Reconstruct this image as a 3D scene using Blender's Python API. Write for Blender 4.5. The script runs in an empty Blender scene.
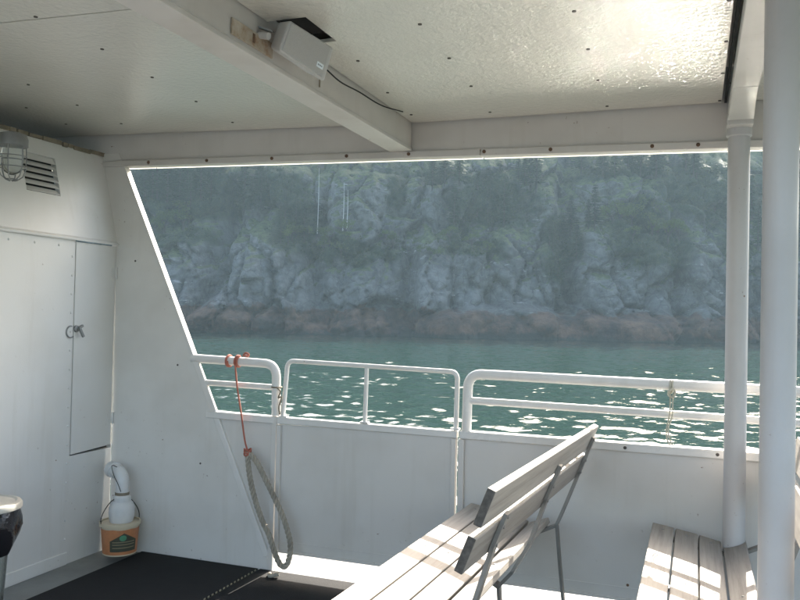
import bpy, bmesh, math, random
import numpy as np
from math import sin, cos, pi, radians, sqrt, atan2
from mathutils import Vector, Matrix

random.seed(7)
rng = np.random.default_rng(11)
SC = bpy.context.scene
COL = SC.collection

# ------------------------------------------------------------------ camera
YAW, PITCH, ROLL = radians(20.3), radians(1.0), radians(1.2)
fw = Vector((-sin(YAW)*cos(PITCH), cos(YAW)*cos(PITCH), sin(PITCH)))
rt0 = Vector((cos(YAW), sin(YAW), 0)); up0 = rt0.cross(fw)
rt = rt0*cos(ROLL)+up0*sin(ROLL); up = -rt0*sin(ROLL)+up0*cos(ROLL)
cam = bpy.data.cameras.new('camera'); cam_o = bpy.data.objects.new('camera', cam); COL.objects.link(cam_o)
M4 = Matrix((rt, up, -fw)).transposed().to_4x4(); M4.translation = Vector((0, 0, 1.42))
cam_o.matrix_world = M4
cam.sensor_width = 36; cam.lens = 36; cam.clip_start = .05; cam.clip_end = 6000
SC.camera = cam_o

# ------------------------------------------------------------------ sky, sun, exposure
SUN_EL, SUN_AZ = math.atan(.645), radians(2.5)      # azimuth measured from +Y towards +X
world = bpy.data.worlds.new('World'); SC.world = world; world.use_nodes = True
nt = world.node_tree
sky = nt.nodes.new('ShaderNodeTexSky'); sky.sky_type = 'NISHITA'; sky.sun_disc = False
sky.sun_elevation = SUN_EL; sky.sun_rotation = SUN_AZ
sky.air_density = 1.0; sky.dust_density = 4.0; sky.ozone_density = .6; sky.altitude = 0
bg = nt.nodes['Background']; bg.inputs['Strength'].default_value = .15
nt.links.new(sky.outputs[0], bg.inputs[0])
sun = bpy.data.lights.new('sun', 'SUN'); sun.energy = 5.0; sun.angle = radians(.5); sun.color = (1, .94, .84)
sun_o = bpy.data.objects.new('sun', sun); COL.objects.link(sun_o)
sd = Vector((sin(SUN_AZ)*cos(SUN_EL), cos(SUN_AZ)*cos(SUN_EL), sin(SUN_EL)))
sun_o.rotation_euler = sd.to_track_quat('Z', 'Y').to_euler(); sun_o.location = (0, 30, 20)
SC.view_settings.view_transform = 'Standard'; SC.view_settings.look = 'None'
SC.view_settings.gamma = 1; SC.view_settings.exposure = 1.92
SC.cycles.max_bounces = 8; SC.cycles.diffuse_bounces = 4; SC.cycles.glossy_bounces = 4
SC.cycles.volume_bounces = 1; SC.cycles.sample_clamp_indirect = 0
SC.cycles.use_denoising = True
SC.cycles.use_adaptive_sampling = False

# ------------------------------------------------------------------ materials
def newmat(name):
    m = bpy.data.materials.new(name); m.use_nodes = True
    nt = m.node_tree; b = nt.nodes['Principled BSDF']
    return m, nt, b, nt.nodes, nt.links.new

def texco(nt, sc=(1, 1, 1), out='Object'):
    tc = nt.nodes.new('ShaderNodeTexCoord'); mp = nt.nodes.new('ShaderNodeMapping')
    mp.inputs['Scale'].default_value = sc; nt.links.new(tc.outputs[out], mp.inputs[0]); return mp.outputs[0]
def noise(nt, co, scale, detail=4, rough=.55):
    n = nt.nodes.new('ShaderNodeTexNoise'); n.inputs['Scale'].default_value = scale
    n.inputs['Detail'].default_value = detail; n.inputs['Roughness'].default_value = rough
    nt.links.new(co, n.inputs['Vector']); return n.outputs[0]
def ramp(nt, f, stops):
    r = nt.nodes.new('ShaderNodeValToRGB'); nt.links.new(f, r.inputs[0])
    e = r.color_ramp.elements
    while len(e) < len(stops): e.new(.5)
    for k, (p, c) in enumerate(stops):
        e[k].position = p; e[k].color = (*c, 1) if len(c) == 3 else c
    return r.outputs[0]
def mix(nt, fac, a, b, mode='MIX'):
    m = nt.nodes.new('ShaderNodeMix'); m.data_type = 'RGBA'; m.blend_type = mode
    for s, v in ((m.inputs[0], fac), (m.inputs[6], a), (m.inputs[7], b)):
        if isinstance(v, (int, float)): s.default_value = v
        elif isinstance(v, tuple): s.default_value = (*v, 1)
        else: nt.links.new(v, s)
    return m.outputs[2]
def bump(nt, b, h, strength=.3, dist=.01, prev=None):
    n = nt.nodes.new('ShaderNodeBump'); n.inputs['Strength'].default_value = strength
    n.inputs['Distance'].default_value = dist; nt.links.new(h, n.inputs['Height'])
    if prev: nt.links.new(prev, n.inputs['Normal'])
    nt.links.new(n.outputs[0], b.inputs['Normal']); return n.outputs[0]

def paint(name, col, rough=.35, wav=.35, dirt=.35, orange=.15):
    m, nt, b, N, L = newmat(name)
    co = texco(nt)
    n1 = noise(nt, co, 2.2, 6); n2 = noise(nt, co, 14, 8, .7); n3 = noise(nt, co, 1.1, 3)
    d = tuple(c*(1-dirt) for c in (col[0], col[1]*.97, col[2]*.9))
    c1 = mix(nt, ramp(nt, n1, [(.45, (0, 0, 0)), (.8, (.5, .5, .5))]), col, d)
    rust = ramp(nt, n2, [(.70, (0, 0, 0)), (.78, (1, 1, 1))])
    c2 = mix(nt, rust, c1, (col[0]*.62, col[1]*.52, col[2]*.40))
    st_ = noise(nt, texco(nt, (7, 7, .45)), 1.6, 7, .65)
    c2 = mix(nt, ramp(nt, st_, [(.55, (0,)*3), (.78, (.32,)*3)]), c2, (col[0]*.74, col[1]*.70, col[2]*.62))
    ch = noise(nt, co, 38, 5, .6); cm_ = noise(nt, co, 1.7, 2)
    msk = mix(nt, 1.0, ramp(nt, ch, [(.69, (0,)*3), (.72, (1,)*3)]), ramp(nt, cm_, [(.5, (0,)*3), (.6, (1,)*3)]), 'MULTIPLY')
    c2 = mix(nt, msk, c2, (.22, .14, .09))
    L(c2, b.inputs['Base Color'])
    L(ramp(nt, n1, [(.3, (rough*.8,)*3), (.8, (min(1, rough*1.5),)*3)]), b.inputs['Roughness'])
    p = bump(nt, b, n3, wav, .03)
    if orange: bump(nt, b, noise(nt, co, 160, 2), orange, .002, p)
    return m
MAT = {}
MAT['white'] = paint('white_paint', (.73, .70, .655), .36)
MAT['wall'] = paint('wall_paint', (.72, .70, .665), .40, wav=.22, dirt=.2)
MAT['bulwark'] = paint('bulwark_paint', (.70, .665, .62), .38, wav=.30, dirt=.3)
MAT['rail'] = paint('rail_paint', (.76, .73, .69), .3, wav=.1)
MAT['beam'] = paint('beam_paint', (.64, .60, .56), .4, wav=.15)
MAT['pole'] = paint('pole_paint', (.56, .535, .52), .38, wav=.06, dirt=.3)

def ceiling_mat():
    m, nt, b, N, L = newmat('ceiling_panel_paint')
    co = texco(nt); n1 = noise(nt, co, 1.6, 5)
    n0 = noise(nt, co, 9, 9, .75)
    c = mix(nt, ramp(nt, n1, [(.4, (0,)*3), (.75, (1,)*3)]), (.68, .65, .575), (.60, .57, .50))
    c = mix(nt, ramp(nt, n0, [(.66, (0,)*3), (.76, (1,)*3)]), c, (.38, .33, .24))
    L(c, b.inputs['Base Color'])
    b.inputs['Roughness'].default_value = .34; b.inputs['Specular IOR Level'].default_value = .8
    b.inputs['Coat Weight'].default_value = 1; b.inputs['Coat Roughness'].default_value = .25; b.inputs['Coat IOR'].default_value = 1.9
    n2 = noise(nt, co, 48, 2.5, .6); n3 = noise(nt, co, 1.3, 2)
    p = bump(nt, b, n3, .18, .04); p2 = bump(nt, b, n2, .65, .007, p); L(p2, b.inputs['Coat Normal'])
    return m
MAT['ceiling'] = ceiling_mat()

def deck_mat(name, col):
    m, nt, b, N, L = newmat(name); co = texco(nt)
    n1 = noise(nt, co, 3, 7, .65); n2 = noise(nt, co, 90, 3)
    c = mix(nt, ramp(nt, n1, [(.4, (0,)*3), (.7, (1,)*3)]), col, tuple(v*.68 for v in col))
    L(c, b.inputs['Base Color']); b.inputs['Roughness'].default_value = .6
    bump(nt, b, n2, .5, .003); return m
MAT['deck'] = deck_mat('deck_paint', (.235, .245, .235))

def wood_mat():
    m, nt, b, N, L = newmat('weathered_wood')
    co = texco(nt, (26, 1.1, 26)); n1 = noise(nt, co, 1.6, 8, .65)
    oi = N.new('ShaderNodeObjectInfo')
    co2 = texco(nt, (1, 1, 1)); n2 = noise(nt, co2, 3, 4)
    c = ramp(nt, n1, [(.25, (.20, .175, .148)), (.5, (.325, .295, .255)), (.75, (.43, .395, .345))])
    c = mix(nt, ramp(nt, n2, [(.4, (0,)*3), (.7, (.5,)*3)]), c, (.36, .335, .30))
    hs = N.new('ShaderNodeHueSaturation'); L(c, hs.inputs['Color'])
    mr = N.new('ShaderNodeMapRange'); L(oi.outputs['Random'], mr.inputs[0])
    mr.inputs[3].default_value = .78; mr.inputs[4].default_value = 1.15
    L(mr.outputs[0], hs.inputs['Value']); L(hs.outputs[0], b.inputs['Base Color'])
    b.inputs['Roughness'].default_value = .62
    bump(nt, b, n1, .5, .003); return m
MAT['wood'] = wood_mat()
def endgrain():  # end grain, with the shade on the board ends also put into its colour
    m, nt, b, N, L = newmat('dark_end_grain'); co = texco(nt)
    L(ramp(nt, noise(nt, co, 60, 4), [(.35, (.07, .06, .05)), (.7, (.14, .12, .10))]), b.inputs['Base Color']); b.inputs['Roughness'].default_value = .85; return m
MAT['end'] = endgrain()

def plain(name, col, rough=.5, metal=0, bscale=0, bstr=.3, bdist=.002, spec=None, var=.25):
    m, nt, b, N, L = newmat(name); co = texco(nt)
    n = noise(nt, co, 12, 6, .65)
    c = mix(nt, ramp(nt, n, [(.35, (0,)*3), (.75, (1,)*3)]), col, tuple(v*(1-var) for v in col))
    L(c, b.inputs['Base Color']); b.inputs['Roughness'].default_value = rough; b.inputs['Metallic'].default_value = metal
    if spec is not None: b.inputs['Specular IOR Level'].default_value = spec
    if bscale: bump(nt, b, noise(nt, co, bscale, 4, .6), bstr, bdist)
    return m
MAT['steel'] = plain('weathered_steel', (.27, .255, .23), .5, .3, 60)
MAT['screw'] = plain('screw_steel', (.11, .095, .08), .6, .4)
MAT['rust'] = plain('rusty_steel', (.17, .10, .06), .8, .1, 80, .6, var=.5)
MAT['galv'] = plain('grey_cast_metal', (.30, .30, .29), .45, .5, 50)
MAT['rubber'] = plain('black_rubber', (.018, .018, .019), .8, 0, 260, .8, .004, spec=.2)
MAT['thread'] = plain('mat_seam_thread', (.30, .27, .19), .9, 0, 200)
MAT['speaker'] = plain('speaker_plastic', (.60, .58, .55), .45, 0, 0, var=.1)
MAT['badge'] = plain('badge_silver', (.75, .75, .75), .3, .5, var=.1)
MAT['dark'] = plain('dark_opening', (.02, .02, .02), .9)
MAT['grey_line'] = plain('dark_print', (.12, .12, .13), .6)
MAT['cord'] = plain('red_cord', (.46, .15, .10), .8, 0, 300, .8)
MAT['string'] = plain('cream_string', (.55, .52, .42), .85, 0, 300, .8)
MAT['rope'] = plain('grey_rope', (.47, .42, .34), .9, 0, 220, 1.0, .004, var=.45)
MAT['pvc'] = plain('white_pvc', (.72, .71, .69), .35, var=.12)
MAT['bucket'] = plain('cream_bucket_plastic', (.66, .56, .40), .4, var=.1)
MAT['label_orange'] = plain('orange_label', (.60, .24, .10), .5, var=.35)
MAT['label_dark'] = plain('dark_label_print', (.07, .07, .045), .5)
MAT['label_green'] = plain('green_label_print', (.10, .32, .18), .5)
MAT['label_pale'] = plain('pale_label_print', (.30, .25, .15), .5)
MAT['bin_lid'] = plain('bin_lid_plastic', (.52, .50, .44), .35)
MAT['bag'] = plain('black_bag', (.014, .013, .016), .14, 0, 13, .8, .012)
MAT['seal'] = plain('old_sealant', (.30, .25, .18), .85, 0, 60, .8, .004, var=.6)

def stained():
    m, nt, b, N, L = newmat('rust_stained_wood'); co = texco(nt)
    n = noise(nt, co, 11, 7, .7)
    L(ramp(nt, n, [(.40, (.52, .47, .40)), (.55, (.42, .33, .24)), (.66, (.26, .12, .05))]), b.inputs['Base Color'])
    b.inputs['Roughness'].default_value = .8; return m
MAT['stained'] = stained()
def speckle_grille():
    m, nt, b, N, L = newmat('speaker_grille'); co = texco(nt)
    v = N.new('ShaderNodeTexVoronoi'); v.inputs['Scale'].default_value = 700; L(co, v.inputs['Vector'])
    c = ramp(nt, v.outputs[0], [(.2, (.38, .365, .34)), (.5, (.52, .50, .47))])
    L(c, b.inputs['Base Color']); b.inputs['Roughness'].default_value = .6; return m
MAT['grille'] = speckle_grille()

def glass(name, col=(.9, .93, .92), rough=.1):
    m, nt, b, N, L = newmat(name)
    b.inputs['Base Color'].default_value = (*col, 1); b.inputs['Transmission Weight'].default_value = 1
    b.inputs['Roughness'].default_value = rough; b.inputs['IOR'].default_value = 1.3; return m
MAT['glass'] = glass('lamp_glass')
MAT['clear'] = glass('clear_plastic', (.75, .78, .76), .25)

def light_strip():  # thin strip added to draw the bright line of reflected light below the header
    m, nt, b, N, L = newmat('translucent_light_strip')
    t = N.new('ShaderNodeBsdfTranslucent'); t.inputs[0].default_value = (.85, .85, .8, 1)
    d = N.new('ShaderNodeBsdfDiffuse'); d.inputs[0].default_value = (.8, .8, .78, 1)
    mx = N.new('ShaderNodeMixShader'); mx.inputs[0].default_value = .45
    L(t.outputs[0], mx.inputs[1]); L(d.outputs[0], mx.inputs[2])
    L(mx.outputs[0], N['Material Output'].inputs[0]); return m
MAT['light_strip'] = light_strip()

# ------------------------------------------------------------------ mesh helpers
class MB:
    def __init__(s): s.v = []; s.f = []
    def add(s, vs, fs):
        n = len(s.v); s.v += [tuple(v) for v in vs]; s.f += [tuple(i+n for i in f) for f in fs]; return s
    def box(s, c, size, rot=None):
        hx, hy, hz = (k/2 for k in size); vs = []
        for x, y, z in ((-1,-1,-1),(1,-1,-1),(1,1,-1),(-1,1,-1),(-1,-1,1),(1,-1,1),(1,1,1),(-1,1,1)):
            p = Vector((x*hx, y*hy, z*hz))
            if rot is not None: p = rot @ p
            vs.append(p+Vector(c))
        return s.add(vs, [(0,3,2,1),(4,5,6,7),(0,1,5,4),(1,2,6,5),(2,3,7,6),(3,0,4,7)])
    def bar(s, a, b, w, t, side=(0, 1, 0)):
        """flat bar from a to b: w wide along side, t thick"""
        a, b = Vector(a), Vector(b); d = (b-a); l = d.length; d.normalize()
        sd_ = Vector(side); sd_ = (sd_-d*sd_.dot(d)).normalized(); n = d.cross(sd_)
        rot = Matrix((sd_, n, d)).transposed()
        return s.box((a+b)/2, (w, t, l), rot)
    def prism(s, pts, d):
        """polygon pts (3D, planar) extruded by vector d"""
        n = len(pts); d = Vector(d); pts = [Vector(p) for p in pts]
        vs = pts+[p+d for p in pts]
        fs = [tuple(range(n))[::-1], tuple(range(n, 2*n))]+[(i, (i+1) % n, n+(i+1) % n, n+i) for i in range(n)]
        return s.add(vs, fs)
    def tube(s, path, r, seg=12, closed=False, radii=None):
        P = [Vector(p) for p in path]; n = len(P); rings = []
        t0 = (P[1]-P[0]).normalized()
        nrm = t0.cross(Vector((0.13, .31, .94))).normalized()
        base = len(s.v)
        for i, p in enumerate(P):
            if closed: t = (P[(i+1) % n]-P[i-1]).normalized()
            else: t = (P[min(i+1, n-1)]-P[max(i-1, 0)]).normalized()
            nrm = (nrm-t*nrm.dot(t)).normalized(); bn = t.cross(nrm)
            rr = radii[i] if radii else r
            for k in range(seg):
                a = 2*pi*k/seg; s.v.append(tuple(p+(nrm*cos(a)+bn*sin(a))*rr))
        for i in range(n if closed else n-1):
            j = (i+1) % n
            for k in range(seg):
                l = (k+1) % seg
                s.f.append((base+i*seg+k, base+i*seg+l, base+j*seg+l, base+j*seg+k))
        if not closed:
            s.f.append(tuple(base+k for k in range(seg))[::-1])
            s.f.append(tuple(base+(n-1)*seg+k for k in range(seg)))
        return s
    def lathe(s, prof, c, seg=32, rot=None, wob=None):
        base = len(s.v); c = Vector(c)
        for i, (r, z) in enumerate(prof):
            for k in range(seg):
                a = 2*pi*k/seg; rr = r*(1+(wob(i, k) if wob else 0))
                p = Vector((rr*cos(a), rr*sin(a), z))
                if rot is not None: p = rot @ p
                s.v.append(tuple(p+c))
        for i in range(len(prof)-1):
            for k in range(seg):
                l = (k+1) % seg
                s.f.append((base+i*seg+k, base+i*seg+l, base+(i+1)*seg+l, base+(i+1)*seg+k))
        if prof[0][0] > 1e-4: s.f.append(tuple(base+k for k in range(seg))[::-1])
        if prof[-1][0] > 1e-4: s.f.append(tuple(base+(len(prof)-1)*seg+k for k in range(seg)))
        return s
    def build(s, name, mat, parent=None, bevel=0, smooth=False, origin=None, kind=None):
        me = bpy.data.meshes.new(name)
        o3 = Vector(origin) if origin else Vector()
        me.from_pydata([tuple(Vector(v)-o3) for v in s.v], [], s.f); me.validate()
        bm = bmesh.new(); bm.from_mesh(me); bmesh.ops.recalc_face_normals(bm, faces=bm.faces); bm.to_mesh(me); bm.free()
        me.materials.append(MAT[mat] if isinstance(mat, str) else mat)
        o = bpy.data.objects.new(name, me); COL.objects.link(o); o.location = o3
        if parent is not None:
            o.parent = parent; o.location = o3-Vector(parent.location) if parent.type == 'EMPTY' and parent.parent is None and tuple(parent.rotation_euler) == (0, 0, 0) else o3
        if smooth:
            for p in me.polygons: p.use_smooth = True
            m = o.modifiers.new('edge', 'EDGE_SPLIT'); m.split_angle = radians(38)
        if bevel:
            m = o.modifiers.new('bevel', 'BEVEL'); m.width = bevel; m.segments = 2; m.limit_method = 'ANGLE'
        if kind: o['kind'] = kind
        return o
def tag(o, label=None, cat=None, group=None, kind=None):
    if label: o['label'] = label
    if cat: o['category'] = cat
    if group: o['group'] = group
    if kind: o['kind'] = kind
    return o
def thing(name, loc, label, cat, group=None, rz=0):
    o = bpy.data.objects.new(name, None); COL.objects.link(o); o.location = loc; o.rotation_euler = (0, 0, rz)
    return tag(o, label, cat, group)
def fillet(pts, r, n=6):
    P = [Vector(p) for p in pts]; out = [P[0]]
    for i in range(1, len(P)-1):
        a = (P[i-1]-P[i]).normalized(); b = (P[i+1]-P[i]).normalized()
        s_, e_ = P[i]+a*r, P[i]+b*r
        for k in range(n+1):
            t = k/n; out.append(s_*(1-t)**2+P[i]*2*t*(1-t)+e_*t*t)
    out.append(P[-1]); return out
def catmull(pts, n=8):
    P = [Vector(p) for p in pts]; P = [P[0]*2-P[1]]+P+[P[-1]*2-P[-2]]; out = []
    for i in range(1, len(P)-2):
        for k in range(n):
            t = k/n; a, b, c, d = P[i-1], P[i], P[i+1], P[i+2]
            out.append(.5*((2*b)+(c-a)*t+(2*a-5*b+4*c-d)*t*t+(3*b-a-3*c+d)*t**3))
    out.append(P[-2]); return out

# ================================================================== THE PLACE, LARGE STRUCTURE
WZ = -1.80                 # water level
YB = 3.88                  # plane of the bulwark, the wing wall and the header beam
XW = -3.24                 # plane of the cabin wall
ZC = 2.405                 # ceiling
def ceil_z(x): return ZC+.027*max(0, -1.45-x)

# -------- deck (a slab) and hull
d = MB().box((-.9, -2.9, -.03), (8.4, 14.4, .06)).build('deck', 'deck'); tag(d, kind='structure')
h = MB()
h.prism([(-5.1, 4.30, -.062), (3.25, 4.30, -.062), (3.25, -10.1, -.062), (-5.1, -10.1, -.062)], (0, 0, -2.6))
tag(h.build('hull', 'white'), 'white painted hull side of the ferry below the deck edge', 'hull')

# -------- cliff, intertidal rock and forested slope
F2 = Vector((-sin(YAW), cos(YAW), 0)); R2 = Vector((cos(YAW), sin(YAW), 0))
D0 = 116.0
def hash3(ix, iy, s):
    h = (ix*374761393+iy*668265263+s*2246822519) & 0xffffffff
    h = ((h ^ (h >> 13))*1274126177) & 0xffffffff
    return ((h ^ (h >> 16)) & 0xffffff)/float(0xffffff)
def facets(U, V, size, seed, tilt=1.0, step=1.0):
    """fractured rock: every voronoi cell is a tilted plane; returns offset and a crack mask"""
    u = U/size; v = V/size; iu = np.floor(u).astype(np.int64); iv = np.floor(v).astype(np.int64)
    best = np.full(U.shape, 9.); sec = np.full(U.shape, 9.); val = np.zeros(U.shape)
    for a in (-1, 0, 1):
        for b in (-1, 0, 1):
            cx = iu+a; cy = iv+b
            px_ = cx+hash3(cx, cy, seed); py_ = cy+hash3(cx, cy, seed+1)
            dd = np.hypot(u-px_, v-py_)
            w = (hash3(cx, cy, seed+2)-.5)*step+(u-px_)*(hash3(cx, cy, seed+3)-.5)*tilt+(v-py_)*(hash3(cx, cy, seed+4)-.5)*tilt
            closer = dd < best
            sec = np.where(closer, best, np.minimum(sec, dd)); val = np.where(closer, w, val); best = np.where(closer, dd, best)
    return val, sec-best
def vnoise(U, V, size, seed):
    u = U/size; v = V/size; iu = np.floor(u).astype(np.int64); iv = np.floor(v).astype(np.int64)
    fu = u-iu; fv = v-iv; fu = fu*fu*(3-2*fu); fv = fv*fv*(3-2*fv)
    return ((hash3(iu, iv, seed)*(1-fu)+hash3(iu+1, iv, seed)*fu)*(1-fv)+(hash3(iu, iv+1, seed)*(1-fu)+hash3(iu+1, iv+1, seed)*fu)*fv)*2-1
# (u, z, half width, half height, push towards the water)
BUMPS = [(-35.5, 5, 5.5, 8.5, 4.2), (-22, 6, 8.0, 10.5, 5.0), (-8.5, 17.5, 8.5, 8, 3.0), (3.5, 17, 3.8, 6, 2.6), (-6, 3.5, 6.0, 8.0, 4.0),
         (8, 5.5, 7, 9, 3.8), (19, 8, 6, 9, 2.6), (34, 7, 8, 10, 3.6), (47, 9, 6, 12, 3.0), (-50, 8, 8, 14, 4), (62, 10, 9, 13, 4), (38, 19, 5, 5, 2.2), (24, 18, 4, 4, 1.8),
         (-27.5, 0.3, 9, 3.2, 1.6)]
FISS = [(-29.2, 1.5, 6), (-14.5, 1.2, 3), (0.5, 1.0, 2.4), (26.0, 1.7, 4.5), (41.5, 1.0, 2.5), (13.5, .8, 2)]   # u, half width, depth
def cliff_d(U, Z):
    """distance of the rock surface behind the shore line; U along the shore, Z up"""
    U = np.asarray(U, float); Z = np.asarray(Z, float)
    UU = U+2.2*vnoise(U, Z, 9, 5)+1.0*vnoise(U, Z, 3.5, 9); ZZ = Z+1.6*vnoise(U, Z, 8, 31)
    d = .34*np.maximum(Z, 0)
    d += 2.2*np.clip((Z+2.5)/4.3, 0, 1)+1.2/(1+np.exp(-(ZZ-2.6)*2.2))             # the low brown slabs step back
    d += 3.2/(1+np.exp(-(ZZ-13.2-1.5*vnoise(U, Z*0, 14, 77))*1.3))                     # ledge with shrubs
    d += 1.05*np.maximum(Z-24, 0)
    for (u, z, a, b, p) in BUMPS:
        q = ((UU-u)/a)**2+((ZZ-z)/b)**2
        d -= p*np.sqrt(np.clip(1-q, 0, 1))
    for (u, w, dp) in FISS:
        d += dp*np.exp(-((UU-u-.12*Z)/w)**2)*np.clip((Z-1)/4, 0, 1)
    hb_ = .5+.8*vnoise(U, Z*0, 14, 71)+.5*vnoise(U, Z*0, 5, 72)+.9*np.exp(-((U-20)/11)**2)
    slab = np.clip((1.6+hb_-Z)/1.1, 0, 1)*np.clip((U-2)/5, 0, 1)*np.clip((46-U)/9, 0, 1)
    d -= slab*(3.2+.8*vnoise(U, Z, 4, 73))
    d -= 1.6*np.clip((.8+hb_-Z)/1.2, 0, 1)*(1-slab)
    rough_ = 1-.75*slab
    w1, e1 = facets(U+1.2*vnoise(U, Z, 5, 61), Z*.62, 5.6, 101, 1.8, 1.3)
    w2, e2 = facets(U*1.1+.2*Z+.8*vnoise(U, Z, 2, 62), Z*.6-.12*U, 2.3, 202, 1.7, 1.2)
    w3, e3 = facets(U-.3*Z, Z*1.3, 1.05, 303, 1.5, 1.0)
    d -= rough_*(2.9*w1+1.25*w2+.40*w3)
    d += rough_*(1.8*np.exp(-e1*10)+.7*np.exp(-e2*9)+.18*np.exp(-e3*7))
    return d
def shore(u, d, z): return F2*(D0+float(d))+R2*float(u)+Vector((0, 0, float(z)))
us = np.arange(-125, 150.01, .30); zs = np.concatenate([np.arange(-5, 27, .23), np.arange(27, 58, .6)])
Ug, Zg = np.meshgrid(us, zs); Dg = cliff_d(Ug, Zg)
Xg = F2.x*(D0+Dg)+R2.x*Ug; Yg = F2.y*(D0+Dg)+R2.y*Ug
vs = np.stack([Xg, Yg, Zg], -1).reshape(-1, 3)
nu, nz = len(us), len(zs)
idx = np.arange(nu*nz).reshape(nz, nu)
fs = np.stack([idx[:-1, :-1], idx[:-1, 1:], idx[1:, 1:], idx[1:, :-1]], -1).reshape(-1, 4)
me = bpy.data.meshes.new('cliff')
me.vertices.add(len(vs)); me.vertices.foreach_set('co', vs.ravel())
me.loops.add(fs.size); me.loops.foreach_set('vertex_index', fs.ravel().astype(np.int32))
me.polygons.add(len(fs)); me.polygons.foreach_set('loop_start', np.arange(0, fs.size, 4, dtype=np.int32))
me.update(calc_edges=True); me.validate()
cliff = bpy.data.objects.new('cliff', me); COL.objects.link(cliff); tag(cliff, kind='structure')

VEGE = [(178, 188, 64, 30), (262, 176, 38, 24), (290, 222, 26, 30), (345, 250, 54, 13), (498, 192, 46, 30), (565, 245, 24, 42), (652, 232, 36, 42),
        (470, 248, 34, 8), (730, 180, 50, 40), (640, 156, 60, 10), (455, 160, 40, 12), (172, 236, 30, 10), (395, 168, 12, 34), (740, 250, 14, 30), (455, 228, 18, 16), (40, 200, 90, 60), (860, 200, 80, 70)]
PALE = [(160, 268, 26, 40), (242, 262, 42, 44), (372, 198, 26, 32), (424, 194, 22, 24), (330, 288, 60, 18), (455, 285, 70, 24), (425, 238, 28, 12), (610, 215, 26, 50), (615, 280, 40, 26), (530, 200, 22, 40), (690, 300, 34, 14), (320, 190, 22, 30), (245, 172, 12, 16), (520, 290, 40, 16)]
def mask(U, Z, E):
    X = U/(D0*1.04)*800+400+9*vnoise(U, Z, 3.2, 91)+4*vnoise(U, Z, 1.1, 92); Y = 314+.021*(X-400)-(Z-1.42)*800/(D0+4)+8*vnoise(U, Z, 3.0, 93)+4*vnoise(U, Z, 1.0, 94)
    m = np.full(np.shape(U), -9.)
    for (x, y, a, b) in E: m = np.maximum(m, 1-np.sqrt(((X-x)/a)**2+((Y-y)/b)**2))
    return m
at = me.attributes.new('veg', 'FLOAT', 'POINT'); at.data.foreach_set('value', np.clip(mask(Ug, Zg, VEGE)*3+.5, 0, 1).ravel().astype(np.float32))
at = me.attributes.new('pale', 'FLOAT', 'POINT'); at.data.foreach_set('value', np.clip(mask(Ug, Zg, PALE)*2.2+.35, 0, 1).ravel().astype(np.float32))
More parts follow.
